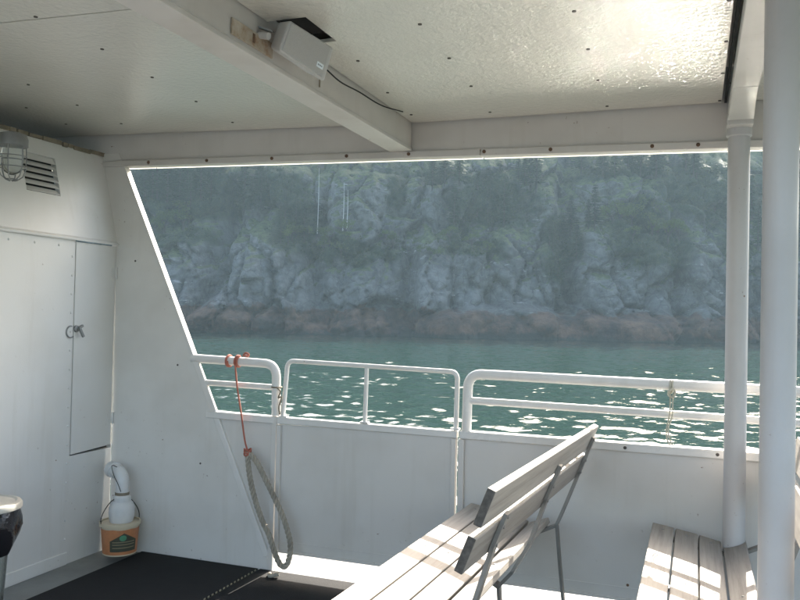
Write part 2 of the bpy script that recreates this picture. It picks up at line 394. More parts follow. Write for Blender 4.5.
def cliff_mat():
    m, nt, b, N, L = newmat('cliff_rock'); co = texco(nt)
    g = N.new('ShaderNodeNewGeometry'); sx = N.new('ShaderNodeSeparateXYZ'); L(g.outputs['Normal'], sx.inputs[0])
    sp = N.new('ShaderNodeSeparateXYZ'); L(g.outputs['Position'], sp.inputs[0])
    n1 = noise(nt, co, .12, 8, .6); n2 = noise(nt, co, .9, 8, .7); n3 = noise(nt, texco(nt, (1, 1, .35)), .5, 6, .7)
    va = N.new('ShaderNodeAttribute'); va.attribute_name = 'veg'; pa = N.new('ShaderNodeAttribute'); pa.attribute_name = 'pale'
    dark = ramp(nt, n2, [(.3, (.05, .051, .046)), (.5, (.090, .091, .083)), (.7, (.135, .136, .125))])
    lite = ramp(nt, n2, [(.27, (.085, .086, .078)), (.5, (.135, .136, .125)), (.64, (.165, .164, .150)), (.80, (.28, .275, .25))])
    c = mix(nt, pa.outputs['Fac'], dark, lite)
    c = mix(nt, ramp(nt, n3, [(.54, (0,)*3), (.68, (.6,)*3)]), c, (.05, .05, .045))
    wp = mix(nt, .8, co, N.new('ShaderNodeTexNoise').outputs[1], 'ADD')
    v = N.new('ShaderNodeTexVoronoi'); v.feature = 'DISTANCE_TO_EDGE'; v.inputs['Scale'].default_value = .38; L(wp, v.inputs['Vector'])
    c = mix(nt, ramp(nt, v.outputs[0], [(0, (.55,)*3), (.022, (0,)*3)]), c, (.02, .021, .022))
    pl = noise(nt, texco(nt, (.45, .45, 2.0)), .6, 8, .75)
    c = mix(nt, ramp(nt, pl, [(.60, (0,)*3), (.68, (.7,)*3)]), c, (.40, .395, .38))
    # brown tide-washed rock below the high water line
    ad = N.new('ShaderNodeMath'); ad.operation = 'MULTIPLY_ADD'; L(noise(nt, co, .22, 6, .6), ad.inputs[0]); ad.inputs[1].default_value = -5.0; L(sp.outputs[2], ad.inputs[2])
    tide = N.new('ShaderNodeMapRange'); L(ad.outputs[0], tide.inputs[0]); tide.inputs[1].default_value = -.15; tide.inputs[2].default_value = -.6
    weed = ramp(nt, noise(nt, co, .35, 7, .65), [(.36, (.020, .014, .010)), (.50, (.062, .036, .022)), (.66, (.14, .078, .045))])
    c = mix(nt, tide.outputs[0], c, weed)
    dk = N.new('ShaderNodeMapRange'); L(ad.outputs[0], dk.inputs[0]); dk.inputs[1].default_value = -3.2; dk.inputs[2].default_value = -3.9
    c = mix(nt, dk.outputs[0], c, (.015, .016, .011))
    # moss and heather on the gentle ledges
    a2 = N.new('ShaderNodeMath'); a2.operation = 'MULTIPLY_ADD'; L(n1, a2.inputs[0]); a2.inputs[1].default_value = 1.0; L(sx.outputs[2], a2.inputs[2])
    hz = N.new('ShaderNodeMapRange'); L(sp.outputs[2], hz.inputs[0]); hz.inputs[1].default_value = 2; hz.inputs[2].default_value = 24; hz.inputs[3].default_value = -.25; hz.inputs[4].default_value = .22
    a3 = N.new('ShaderNodeMath'); a3.operation = 'ADD'; L(a2.outputs[0], a3.inputs[0]); L(hz.outputs[0], a3.inputs[1])
    mo = N.new('ShaderNodeMapRange'); L(a3.outputs[0], mo.inputs[0]); mo.inputs[1].default_value = 1.02; mo.inputs[2].default_value = 1.2
    green = ramp(nt, noise(nt, co, 1.4, 5), [(.35, (.035, .05, .02)), (.65, (.085, .105, .035))])
    gt_ = N.new('ShaderNodeMapRange'); L(sp.outputs[2], gt_.inputs[0]); gt_.inputs[1].default_value = 3.6; gt_.inputs[2].default_value = 6
    mm = N.new('ShaderNodeMath'); mm.operation = 'MULTIPLY'; L(mo.outputs[0], mm.inputs[0]); L(gt_.outputs[0], mm.inputs[1])
    c = mix(nt, mm.outputs[0], c, green)
    vg = ramp(nt, noise(nt, co, .8, 6, .7), [(.3, (.008, .014, .008)), (.55, (.022, .036, .014)), (.75, (.055, .065, .022))])
    c = mix(nt, va.outputs['Fac'], c, vg)
    L(c, b.inputs['Base Color']); b.inputs['Roughness'].default_value = .85
    bump(nt, b, noise(nt, co, 1.6, 6, .62), .8, .4)
    return m
me.materials.append(cliff_mat())

# -------- water: rings of swell around the boat, a plain sheet beyond
def water_mat():
    m, nt, b, N, L = newmat('sea_water'); co = texco(nt)
    b.inputs['Base Color'].default_value = (.014, .037, .029, 1)
    b.inputs['Roughness'].default_value = .055; b.inputs['IOR'].default_value = 1.333
    h1 = noise(nt, texco(nt, (1, 1.25, 1)), 3.0, 3, .5); h2 = noise(nt, co, .9, 2, .5)
    p = bump(nt, b, h2, 1.0, .05); bump(nt, b, h1, 1.0, .017, p); return m
MAT['water'] = water_mat()
def waves(X, Y):
    r = np.random.default_rng(5); Z = np.zeros(X.shape)
    for lam, amp, n in ((4.5, .014, 6), (1.7, .0095, 14), (.80, .0066, 22), (.42, .0022, 22)):
        for k in range(n):
            l = lam*r.uniform(.75, 1.35); th = r.normal(pi/2+.4, .8) if lam > 1 else r.uniform(0, pi); ph = r.uniform(0, 2*pi)
            Z += amp*l/lam*np.sin(2*pi/l*(X*cos(th)+Y*sin(th))+ph)*.55
    patch = .92+.28*vnoise(X+2*vnoise(X, Y, 5, 3), Y, 4.5, 8)
    return Z*patch
rr = 4.6*np.exp(np.linspace(0, math.log(150/4.6), 820)); th = np.radians(np.linspace(20.3-62, 20.3+62, 620))+pi/2
Rr, Th = np.meshgrid(rr, th, indexing='ij'); Xw_ = Rr*np.cos(Th); Yw_ = Rr*np.sin(Th)
amp = np.clip((150-Rr)/20, 0, 1)
vs = np.stack([Xw_, Yw_, WZ+waves(Xw_, Yw_)*amp], -1).reshape(-1, 3); n1_, n2_ = Rr.shape
idx = np.arange(n1_*n2_).reshape(n1_, n2_); fs = np.stack([idx[:-1, :-1], idx[1:, :-1], idx[1:, 1:], idx[:-1, 1:]], -1).reshape(-1, 4)
me = bpy.data.meshes.new('water'); me.vertices.add(len(vs)); me.vertices.foreach_set('co', vs.ravel())
me.loops.add(fs.size); me.loops.foreach_set('vertex_index', fs.ravel().astype(np.int32))
me.polygons.add(len(fs)); me.polygons.foreach_set('loop_start', np.arange(0, fs.size, 4, dtype=np.int32))
me.polygons.foreach_set('use_smooth', np.ones(len(fs), bool)); me.update(calc_edges=True)
me.materials.append(MAT['water']); wo = bpy.data.objects.new('water', me); COL.objects.link(wo); tag(wo, kind='structure')
tag(MB().add([(-1400, -1400, WZ-.14), (1400, -1400, WZ-.14), (1400, 1400, WZ-.14), (-1400, 1400, WZ-.14)], [(0, 1, 2, 3)]).build('open_water', 'water'), kind='structure')

# -------- haze
hz = MB().box((0, 0, 26), (3000, 3000, 66)).build('haze', 'white'); tag(hz, kind='stuff')
hm = bpy.data.materials.new('haze_air'); hm.use_nodes = True; hn = hm.node_tree; hn.nodes.remove(hn.nodes['Principled BSDF'])
pv = hn.nodes.new('ShaderNodeVolumePrincipled'); pv.inputs['Color'].default_value = (.62, .85, .98, 1)
pv.inputs['Density'].default_value = .00045; pv.inputs['Anisotropy'].default_value = .15
hn.links.new(pv.outputs[0], hn.nodes['Material Output'].inputs['Volume'])
hz.data.materials.clear(); hz.data.materials.append(hm)

# -------- trees and shrubs on the far shore
def leaf_mat(name, c1, c2, trans=.3):
    m, nt, b, N, L = newmat(name); oi = N.new('ShaderNodeObjectInfo'); co = texco(nt)
    n = noise(nt, co, 1.2, 3)
    c = mix(nt, ramp(nt, n, [(.35, (0,)*3), (.65, (1,)*3)]), c1, c2)
    hs = N.new('ShaderNodeHueSaturation'); L(c, hs.inputs['Color']); mr = N.new('ShaderNodeMapRange'); L(oi.outputs['Random'], mr.inputs[0])
    mr.inputs[3].default_value = .7; mr.inputs[4].default_value = 1.25; L(mr.outputs[0], hs.inputs['Value'])
    t = N.new('ShaderNodeBsdfTranslucent'); L(hs.outputs[0], t.inputs[0]); L(hs.outputs[0], b.inputs['Base Color']); b.inputs['Roughness'].default_value = .7
    mx = N.new('ShaderNodeMixShader'); mx.inputs[0].default_value = trans; L(b.outputs[0], mx.inputs[1]); L(t.outputs[0], mx.inputs[2])
    L(mx.outputs[0], N['Material Output'].inputs[0]); return m
MAT['needles'] = leaf_mat('conifer_needles', (.014, .030, .012), (.028, .048, .016))
MAT['leaves'] = leaf_mat('broad_leaves', (.050, .080, .020), (.105, .135, .035), .45)
MAT['scrub'] = leaf_mat('scrub_leaves', (.022, .036, .014), (.058, .074, .024), .35)
MAT['bark'] = plain('tree_bark', (.055, .048, .04), .9, 0, 8, .6, .05)
MAT['deadwood'] = plain('bleached_deadwood', (.48, .465, .43), .8, 0, 8, .4, .03)

def conifer(seed, H=1.0):
    """unit-height conifer: drooping sprays on whorled boughs"""
    r = random.Random(seed); c = MB(); W = r.uniform(.17, .25)
    z = .10+r.uniform(0, .1)
    while z < .985:
        R = W*(1-z)**.72*r.uniform(.65, 1.1)+.012
        nb = r.randint(5, 8); a0 = r.uniform(0, 6.28)
        for k in range(nb):
            a = a0+k*2*pi/nb+r.uniform(-.3, .3); L_ = R*r.uniform(.55, 1.15)
            if r.random() < .12: continue
            ns = max(2, int(L_/.022))
            for j in range(ns):
                t = (j+.6)/ns; rad = L_*t; zz = z-.30*rad+.12*rad*t
                s = .027*(1.25-.5*t)*r.uniform(.8, 1.3); ca, sa = cos(a), sin(a)
                p = Vector((ca*rad, sa*rad, zz))
                d_ = Vector((ca, sa, -.25)).normalized()*s*1.3; e_ = Vector((-sa, ca, r.uniform(-.3, .3)))*s*r.uniform(.5, .9)
                dn = Vector((0, 0, -s*.55))
                c.add([p-d_*.5, p+e_+dn, p+d_, p-e_+dn], [(0, 1, 2), (0, 2, 3)])
        z += r.uniform(.022, .04)
    t = MB().tube([(0, 0, -.06), (r.uniform(-.006, .006), 0, .3), (0, r.uniform(-.006, .006), .65), (0, 0, .98)], .01, 6, radii=[.016, .013, .008, .002])
    return c, t
def broadleaf(seed):
    r = random.Random(seed); c = MB(); t = MB()
    limbs = []
    t.tube([(0, 0, -.1), (.02, .01, .2), (.0, .02, .42)], .03, 6, radii=[.035, .028, .02])
    for k in range(6):
        a = r.uniform(0, 6.28); e = Vector((cos(a)*r.uniform(.15, .34), sin(a)*r.uniform(.15, .34), r.uniform(.5, .85)))
        t.tube([(0, .01, .3), Vector((0, .01, .3)).lerp(e, .5)+Vector((0, 0, .04)), e], .012, 5, radii=[.016, .01, .004]); limbs.append(e)
    for e in limbs+[Vector((0, 0, .8))]:
        rad = r.uniform(.13, .2)
        for k in range(120):
            u = Vector((r.gauss(0, 1), r.gauss(0, 1), r.gauss(0, .8))).normalized()*rad*r.uniform(.5, 1.1)**.6
            p = e+u; s = r.uniform(.014, .028)
            x_ = Vector((r.gauss(0, 1), r.gauss(0, 1), r.gauss(0, 1))).normalized(); y_ = x_.cross(u).normalized()
            c.add([p-x_*s, p+y_*s*.7, p+x_*s, p-y_*s*.7], [(0, 1, 2, 3)])
    return c, t
def mesh_only(mb, name, mat):
    o = mb.build(name, mat); m = o.data; bpy.data.objects.remove(o); return m
CON = [(mesh_only(c, 'crown', 'needles'), mesh_only(t, 'trunk', 'bark')) for c, t in (conifer(s) for s in range(6))]
BRO = [(mesh_only(c, 'crown', 'leaves'), mesh_only(t, 'trunk', 'bark')) for c, t in (broadleaf(s) for s in range(4))]
def plant(kind, name, u, z, H, label, cat, group, wide=1.0):
    d_ = float(cliff_d(np.array([u]), np.array([z]))[0])
    src = CON if kind == 'c' else BRO; cm, tm = random.choice(src)
    p = shore(u, d_+.25, z)
    o = thing(name, p, label, cat, group, random.uniform(0, 6.28)); o.scale = (H*wide, H*wide, H)
    for nm, m in (('crown', cm), ('trunk', tm)):
        c = bpy.data.objects.new(nm, m); COL.objects.link(c); c.parent = o
    return o
def upx(x): return (x-400)/800*D0*1.04
def zpx(x, y): return (314+.021*(x-400)-y)/800*(D0+4)*1.0+1.42
# forest in clusters: (x0, x1, y0, y1 of the trunk feet in photo measure, count, height range, kind, label, group)
CL = [(118, 250, 178, 222, 22, (5, 9.5), 'c', 'dark spruce in the stand above the left buttress of the cliff', 'spruces above the left cliff buttress'),
      (118, 190, 150, 178, 10, (6, 9), 'c', 'spruce in the upper row just under the header beam, far left', 'upper spruces at the far left'),
      (262, 300, 205, 245, 7, (3.5, 6), 'c', 'small spruce in the cleft between the two left rock faces', 'spruces in the cleft'),
      (430, 550, 170, 226, 15, (4.5, 8), 'c', 'hazy dark spruce on the slope above the middle of the cliff', 'spruces above the middle of the cliff'),
      (545, 600, 225, 285, 9, (4, 7), 'c', 'narrow spruce growing in the dark gully right of the centre', 'spruces in the right gully'),
      (600, 725, 145, 170, 15, (5, 8), 'c', 'spruce on the upper slope near the right post', 'spruces on the upper right slope'),
      (730, 800, 160, 260, 10, (5, 8), 'c', 'spruce seen between and beside the two right-hand pillars', 'spruces behind the pillars'),
      (300, 420, 132, 146, 6, (5, 8), 'c', 'spruce on top of the bare pale rock face', 'spruces on the bare face')]
ORD = 'leftmost second third fourth fifth sixth seventh eighth ninth tenth eleventh twelfth thirteenth fourteenth fifteenth sixteenth seventeenth eighteenth nineteenth twentieth twenty-first twenty-second twenty-third twenty-fourth'.split()
def number_row(row, base):
    """a label for each tree of a stand by its place from left to right, as seen from the boat"""
    row.sort(key=lambda o: (o.location.dot(R2))/(o.location.dot(F2)))
    for i, o in enumerate(row): o['label'] = ('leftmost ' if i == 0 else 'rightmost ' if i == len(row)-1 else ORD[i]+' from left, ')+base
for (x0, x1, y0, y1, n, hr, k, lab, grp) in CL:
    ROW = []
    xs_ = sorted(random.uniform(x0, x1) for _ in range(n)); base_lab = lab
    for i, x in enumerate(xs_):
        y = random.uniform(y0, y1)
        ROW.append(plant(k, 'spruce_tree', upx(x), zpx(x, y), random.uniform(*hr)*1.15, lab, 'tree', grp, random.uniform(.95, 1.3)))
    number_row(ROW, base_lab)
CB = [(285, 405, 236, 262, 14, (2.0, 3.6), 'green leafy shrub on the ledge under the bare pale rock face', 'shrubs on the middle ledge'),
      (135, 180, 205, 232, 7, (2.5, 4.0), 'yellow-green leafy tree hanging over the left rock buttress', 'leafy trees over the left buttress'),
      (620, 690, 205, 262, 12, (2.5, 4.5), 'leafy tree in the green patch high on the right rock face', 'leafy trees on the right face'),
      (400, 520, 230, 262, 8, (1.6, 3.0), 'low shrub on the broken rock in the middle of the cliff', 'shrubs on the middle rock')]
for (x0, x1, y0, y1, n, hr, lab, grp) in CB:
    ROW = []
    xs_ = sorted(random.uniform(x0, x1) for _ in range(n)); base_lab = lab
    for i, x in enumerate(xs_):
        y = random.uniform(y0, y1)
        ROW.append(plant('b', 'leafy_tree' if hr[1] > 3.7 else 'shrub', upx(x), zpx(x, y), random.uniform(*hr), lab, 'tree' if hr[1] > 3.7 else 'shrub', grp, random.uniform(1.1, 1.6)))
    number_row(ROW, base_lab)
# bleached dead trunks
for (x, y, H, lab) in ((311, 226, 10.5, 'tall bleached dead trunk standing alone before the bare rock face'),
                       (340, 226, 7.5, 'shorter pale dead trunk, left one of the close pair right of the tall one'),
                       (344, 225, 6.2, 'shorter pale dead trunk, right one of the close pair right of the tall one')):
    u, z = upx(x), zpx(x, y); d_ = float(cliff_d(np.array([u]), np.array([z]))[0])-.4; p = shore(u, d_, z-.4)
    t = MB().tube([p, p+Vector((.1, 0, H*.5)), p+Vector((.02, .1, H))], .1, 7, radii=[.085, .06, .02])
    for k in range(7):
        zz = H*(.35+.09*k); a = random.uniform(0, 6.28); q = p+Vector((.08, 0, zz)); t.tube([q, q+Vector((cos(a)*.7, sin(a)*.7, .15))], .02, 4, radii=[.018, .006])
    tag(t.build('dead_tree', 'deadwood'), lab, 'dead tree')
# ground cover on the ledges: nobody could count it
gc = MB(); r = random.Random(3); cand = 16000
uu = rng.uniform(-62, 66, cand); zz = rng.uniform(2.6, 30, cand)
d1 = cliff_d(uu, zz); keep = mask(uu, zz, VEGE) > rng.uniform(-.12, .35, cand)
for u, z, d_ in zip(uu[keep], zz[keep], d1[keep]):
    p = shore(u, d_-.15, z); sz = r.uniform(.5, 1.15)
    for k in range(8):
        q = p+Vector((r.gauss(0, .42), r.gauss(0, .3), r.uniform(-.3, .55)))*sz; s = r.uniform(.09, .20)*sz
        x_ = Vector((r.gauss(0, 1), r.gauss(0, 1), r.gauss(0, 1))).normalized(); y_ = x_.cross(Vector((r.gauss(0, 1), r.gauss(0, 1), 1))).normalized()
        gc.add([q-x_*s, q+y_*s*.7, q+x_*s, q-y_*s*.7], [(0, 1, 2, 3)])
tag(gc.build('ground_cover', 'scrub'), 'low heather and ferns growing on the ledges of the cliff', 'ground cover', kind='stuff')

# ================================================================== THE FERRY
# -------- ceiling: painted sheet panels on one roof slab
roof = bpy.data.objects.new('ceiling', None); COL.objects.link(roof); tag(roof, kind='structure')
MB().box((-.85, 2.19, 2.60), (7.9, 3.48, .05)).build('roof_slab', 'white', roof)
def panel(x0, x1, y0, y1, hole=None):
    g = .0035; m = MB(); x0 += g; x1 -= g; y0 += g; y1 -= g; t = .012
    def slab(pts):
        b_ = [(x, y, ceil_z(x)) for x, y in pts]; m.prism(b_, (0, 0, t))
    if hole:
        hx0, hx1, hy0, hy1 = hole
        slab([(x0, y0), (x1, y0), (x1, hy0), (x0, hy0)]); slab([(x0, hy1), (x1, hy1), (x1, y1), (x0, y1)])
        slab([(hx1, hy0), (x1, hy0), (x1, hy1), (hx1, hy1)])
        if hx0 > x0+.001: slab([(x0, hy0), (hx0, hy0), (hx0, hy1), (x0, hy1)])
    else: slab([(x0, y0), (x1, y0), (x1, y1), (x0, y1)])
    m.build('ceiling_panel', 'ceiling', roof)
panel(-4.7, -1.43, 2.163, YB-.005); panel(-4.7, -1.43, .45, 2.163)
panel(-1.385, .10, .9, YB-.005, (-1.385, -1.236, 2.375, 2.62)); panel(-1.385, .10, .45, .9)
panel(.155, 1.55, .9, YB-.005); panel(.155, 1.55, .45, .9); panel(1.55, 3.0, .45, YB-.005)
sc_ = MB()
for x, y in [(-2.176, 2.49), (-2.229, 2.864), (-2.281, 3.265), (-2.344, 3.69), (-2.908, 2.849), (-2.958, 3.216), (-3.012, 3.613), (-3.286, 3.211), (-3.36, 3.57),
             (-.891, 2.547), (-.9, 2.92), (-.918, 3.306), (-.946, 3.756), (-.38, 2.583), (-.383, 2.966), (-.392, 3.367), (-.399, 3.794),
             (.083, 2.632), (.088, 3.02), (.088, 3.41), (.088, 3.83), (.206, 3.154), (.21, 3.84), (-2.16, 2.14), (-2.6, 2.14), (-1.25, 2.85), (-1.3, 3.3), (-1.33, 3.7)]:
    sc_.lathe([(.007, -.003), (.007, .002)], (x, y, ceil_z(x)), 10)
sc_.build('screw_head', 'screw', roof, kind='stuff')

# -------- header beam along the roof edge
hb = thing('header_beam', (-.9, YB, 2.2), 'long pale header beam along the outer edge of the ceiling', 'beam')
def zb(x): return 2.197-.0195*(x-.12)
x0, x1 = -4.7, 3.0
MB().prism([(x0, YB+.004, zb(x0)+.035), (x1, YB+.004, zb(x1)+.035), (x1, YB+.004, 2.57), (x0, YB+.004, 2.57)], (0, .05, 0)).build('beam_face', 'beam', hb)
fl = MB(); xs = [x0, -3.02, -1.02, .96, x1]
for a, b in zip(xs, xs[1:]):
    o = MB().prism([(a+.003, YB-.012, zb(a)), (b-.003, YB-.012, zb(b)), (b-.003, YB-.012, zb(b)+.034), (a+.003, YB-.012, zb(a)+.034)], (0, .07, 0)).build('flange', 'beam', hb, bevel=.003)
for a, b in zip(xs, xs[1:]):
    MB().prism([(a+.003, YB+.061, zb(a)-.0035), (b-.003, YB+.061, zb(b)-.0035), (b-.003, YB+.061, zb(b)+.008), (a+.003, YB+.061, zb(a)+.008)], (0, .003, 0)).build('added_light_strip', 'light_strip', hb)  # added translucent strips, lit from outside, standing for the bright light line
for x in (-3.02, -2.62, -2.2, -1.75, -1.4, -1.0, -.67, -.2, .0, .5, 1.0):
    MB().lathe([(.009, 0), (.009, .005), (.004, .008)], (x, YB-.012, zb(x)+.019), 10, Matrix.Rotation(pi/2, 3, 'X')).build('bolt', 'rust', hb)

# -------- two fore-and-aft beams
def roofbeam(xa, xb, zbot, lab, slit):
    t = thing('roof_beam', ((xa+xb)/2, .9, zbot), lab, 'beam')
    xm = (xa+xb)/2
    MB().prism([(xa, .46, zbot), (xb, .46, zbot), (xb, .46, zbot+.016), (xa, .46, zbot+.016)], (0, YB-.002-.46, 0)).build('lower_flange', 'beam', t, bevel=.002)
    MB().prism([(xa+.012, .46, zbot+.017), (xb-.004, .46, zbot+.017), (xb-.004, .46, ZC+.03), (xa+.012, .46, ZC+.03)], (0, YB-.004-.46, 0)).build('web', 'beam', t, bevel=.003)
    return t
b1 = roofbeam(-1.505, -1.385, 2.262, 'long boxed roof beam that carries the white loudspeaker', True)
pk = MB().prism([(-1.3875, 2.16, 2.292), (-1.3875, 2.42, 2.292), (-1.3875, 2.42, 2.345), (-1.3875, 2.16, 2.345)], (.006, 0, 0)).build('packing_block', 'stained', b1, bevel=.002)
MB().box((-1.381, 2.29, 2.32), (.004, .012, .03)).build('rusty_hole', 'rust', b1)
MB().box((-1.384, 2.79, 2.33), (.004, .004, .07)).build('joint_line', 'seal', b1)
w = MB().tube(catmull([(-1.375, 2.62, 2.385), (-1.372, 2.8, 2.375), (-1.37, 2.95, 2.36), (-1.372, 3.15, 2.372), (-1.37, 3.4, 2.378), (-1.345, 3.62, 2.40)], 8), .003, 6)
tag(w.build('dark_gap_strip', 'dark', smooth=True), 'thin dark strip standing for the dark gap along the beam behind the loudspeaker', 'gap strip')  # dark strip added in place of the shaded gap between beam and ceiling
b2 = thing('roof_beam', (.16, .9, 2.27), 'right-hand roof beam that runs over the two round pillars', 'beam')
MB().prism([(.118, .46, 2.30), (.212, .46, 2.30), (.205, .46, ZC-.002), (.125, .46, ZC-.002)], (0, YB-.004-.46, 0)).build('beam_box', 'beam', b2, bevel=.004)
MB().prism([(.108, 1.5, ZC-.006), (.118, 1.5, ZC-.006), (.118, 1.5, ZC+.02), (.108, 1.5, ZC+.02)], (0, 2.36, 0)).build('black_seam', 'dark', b2)
MB().prism([(.115, 3.60, 2.26), (.215, 3.60, 2.26), (.206, 3.25, 2.299), (.124, 3.25, 2.299)], (0, 0, .004)).build('gusset', 'beam', b2)
MB().box((.166, 3.74, 2.275), (.104, .18, .05)).build('bracket_plate', 'beam', b2, bevel=.004)

# -------- pillars
def pillar(x, y, top, lab):
    t = thing('pillar', (x, y, 0), lab, 'pillar')
    MB().tube([(x, y, .012), (x, y, top-.02)], .045, 40).build('pipe', 'pole', t, smooth=True)
    MB().lathe([(.09, 0), (.09, .012), (.052, .012), (.050, .024)], (x, y, 0), 32).build('base_flange', 'pole', t, smooth=True)
    if x < .2: MB().lathe([(.047, top-.035), (.052, top-.03), (.052, top)], (x, y, 0), 32).build('collar', 'pole', t, smooth=True)
pillar(.166, 3.74, 2.25, 'slim white round pillar standing right against the bulwark')
pillar(.211, 2.386, 2.422, 'nearest round pillar, cropped wide grey-white at the right')

# -------- cabin wall (left)
cw = thing('cabin_wall', (XW, 2, 0), 'glossy white cabin side wall with a narrow locker door', 'wall')
LEAN = (-3.362-XW)/(2.33-1.808)
def wl(y, z): return XW+LEAN*(z-1.808)      # leaning upper part
YD = 3.532
MB().prism([(XW, -2, 0), (XW, YD, 0), (XW, YD, 1.795), (XW, -2, 1.795)], (-.04, 0, 0)).build('wall_plate', 'wall', cw)
# far plate with the door opening
DY0, DY1, DZ0, DZ1 = 3.548, 3.872, .600, 1.785
for (ya, yb, za, zb_) in ((YD+.003, YB, 0, DZ0-.006), (YD+.003, DY0-.006, DZ0-.006, 1.795), (DY1+.003, YB, DZ0-.006, 1.795)):
    MB().prism([(XW-.003, ya, za), (XW-.003, yb, za), (XW-.003, yb, zb_), (XW-.003, ya, zb_)], (-.03, 0, 0)).build('door_surround', 'wall', cw)
MB().prism([(XW-.035, DY0-.02, DZ0-.03), (XW-.035, YB, DZ0-.03), (XW-.035, YB, 1.79), (XW-.035, DY0-.02, 1.79)], (-.02, 0, 0)).build('door_recess', 'dark', cw)
dr = MB().prism([(XW-.001, DY0, DZ0), (XW-.001, DY1, DZ0+.012), (XW-.001, DY1, DZ1), (XW-.001, DY0, DZ1)], (-.02, 0, 0)).build('locker_door', 'wall', cw, bevel=.003)
def sub(o, par):
    o.parent = par; o.matrix_parent_inverse = Matrix.Translation(par.matrix_basis.translation+cw.location).inverted(); return o
for z in (1.629, .77):
    hg = MB().tube([(XW+.005, DY1+.001, z-.035), (XW+.005, DY1+.001, z+.035)], .006, 8)
    hg.box((XW+.0015, DY1-.015, z), (.003, .03, .05)); o = hg.build('hinge', 'wall'); sub(o, dr)
lt = MB().lathe([(.02, 0), (.018, .008), (.006, .012), (.006, .02)], (XW, YD+.03, 1.30), 16, Matrix.Rotation(pi/2, 3, 'Y'))
lt.bar((XW+.022, YD+.03, 1.31), (XW+.024, YD+.062, 1.255), .012, .012, (1, 0, 0))
lt.bar((XW+.022, YD+.03, 1.305), (XW+.024, YD+.055, 1.318), .012, .012, (1, 0, 0))
sub(lt.build('latch', 'galv', smooth=True), dr)
lr = MB().tube([(XW+.006+.004*cos(a), YD-.016+.028*cos(a), 1.283+.032*sin(a)) for a in [k*pi/10+pi/2.4 for k in range(14)]], .004, 6)
sub(lr.build('latch_ring', 'galv', smooth=True), dr)
rv = MB()
for k in range(17):
    z = .14+k*.104
    rv.lathe([(.0075, 0), (.006, .003), (.002, .005)], (XW, YD-.012, z), 8, Matrix.Rotation(pi/2, 3, 'Y'))
for k in range(9): rv.lathe([(.0075, 0), (.006, .003), (.002, .005)], (XW, YD-.012-.17*(k+.6), 1.755), 8, Matrix.Rotation(pi/2, 3, 'Y'))
rv.build('rivet', 'wall', cw, kind='stuff')
MB().box((XW+.003, (YD-2)/2, .035), (.010, YD+2, .07)).build('base_strip', 'wall', cw, bevel=.004)
MB().prism([(XW+.001, -2, 1.796), (XW+.016, -2, 1.79), (XW+.018, -2, 1.802), (XW+.001, -2, 1.815)], (0, YB+2-.003, 0)).build('seam_lip', 'wall', cw, bevel=.002)
# upper leaning panel with the louvre opening
VY0, VY1, VZ0, VZ1 = 3.235, 3.475, 2.03, 2.24
for (ya, yb, za, zb_) in ((-2, VY0, 1.806, 2.33), (VY1, YB-.002, 1.806, 2.33), (VY0, VY1, 1.806, VZ0), (VY0, VY1, VZ1, 2.33)):
    MB().prism([(wl(0, za), ya, za), (wl(0, za), yb, za), (wl(0, zb_), yb, zb_), (wl(0, zb_), ya, zb_)], (-.03, 0, 0)).build('upper_panel', 'wall', cw)
vt = thing('louvre_vent', (wl(0, VZ0), (VY0+VY1)/2, VZ0), 'slatted ventilation louvre high on the leaning cabin wall', 'vent')
MB().prism([(wl(0, VZ0)-.034, VY0, VZ0), (wl(0, VZ0)-.034, VY1, VZ0), (wl(0, VZ1)-.034, VY1, VZ1), (wl(0, VZ1)-.034, VY0, VZ1)], (-.01, 0, 0)).build('vent_backing', 'dark', vt)
MB().prism([(wl(0, VZ1-.036)-.002, VY0+.001, VZ1-.036), (wl(0, VZ1-.036)-.002, VY1-.001, VZ1-.036), (wl(0, VZ1)-.016, VY1-.001, VZ1), (wl(0, VZ1)-.016, VY0+.001, VZ1)], (-.004, 0, 0)).build('vent_hood', 'wall', vt)
for k in range(5):
    z0 = VZ0+.002+k*.0345
    MB().prism([(wl(0, z0)+.002, VY0+.001, z0), (wl(0, z0)+.002, VY1-.001, z0), (wl(0, z0)-.028, VY1-.001, z0+.026), (wl(0, z0)-.028, VY0+.001, z0+.026)], (-.002, 0, .003)).build('slat', 'wall', vt)
# cabin roof edge with old sealant
MB().prism([(-3.368, -2, 2.331), (-4.7, -2, 2.331), (-4.7, -2, 2.351), (-3.368, -2, 2.345)], (0, YB+2-.003, 0)).build('cabin_top', 'white', cw)
sl = MB(); r = random.Random(4); y = 1.0
while y < YB-.03:
    l = r.uniform(.03, .14); sl.box((-3.362+r.uniform(-.002, .003), y+l/2, 2.338+r.uniform(-.003, .003)), (.018, l, r.uniform(.014, .024))); y += l+r.uniform(0, .012)
sl.build('sealant_bead', 'seal', cw, kind='stuff')

# -------- wing wall with slanted edge
ww = thing('wing_wall', (-2.9, YB, 0), 'white triangular wing wall with slanted sunlit edge beside the cabin', 'wall')
WP = [(XW+.001, YB, 0), (-2.148, YB, 0), (-3.205, YB, 2.262), (-3.245, YB, 2.345), (-3.375, YB, 2.345), (XW-.003, YB, 1.80)]
MB().prism(WP, (0, .012, 0)).build('wall_plate', 'white', ww)
e0, e1 = Vector((-2.146, YB+.018, .0)), Vector((-3.215, YB+.018, 2.285)); dirn = (e1-e0).normalized()
MB().bar(e0, e1, .042, .010, (0, 1, 0)).build('edge_bar', 'white', ww, bevel=.002)
for (x, z) in ((-3.105, 1.70), (-2.79, 1.10), (-2.62, .55)):
    MB().lathe([(.006, 0), (.005, .003)], (x, YB, z), 10, Matrix.Rotation(pi/2, 3, 'X')).build('bolt', 'screw', ww)

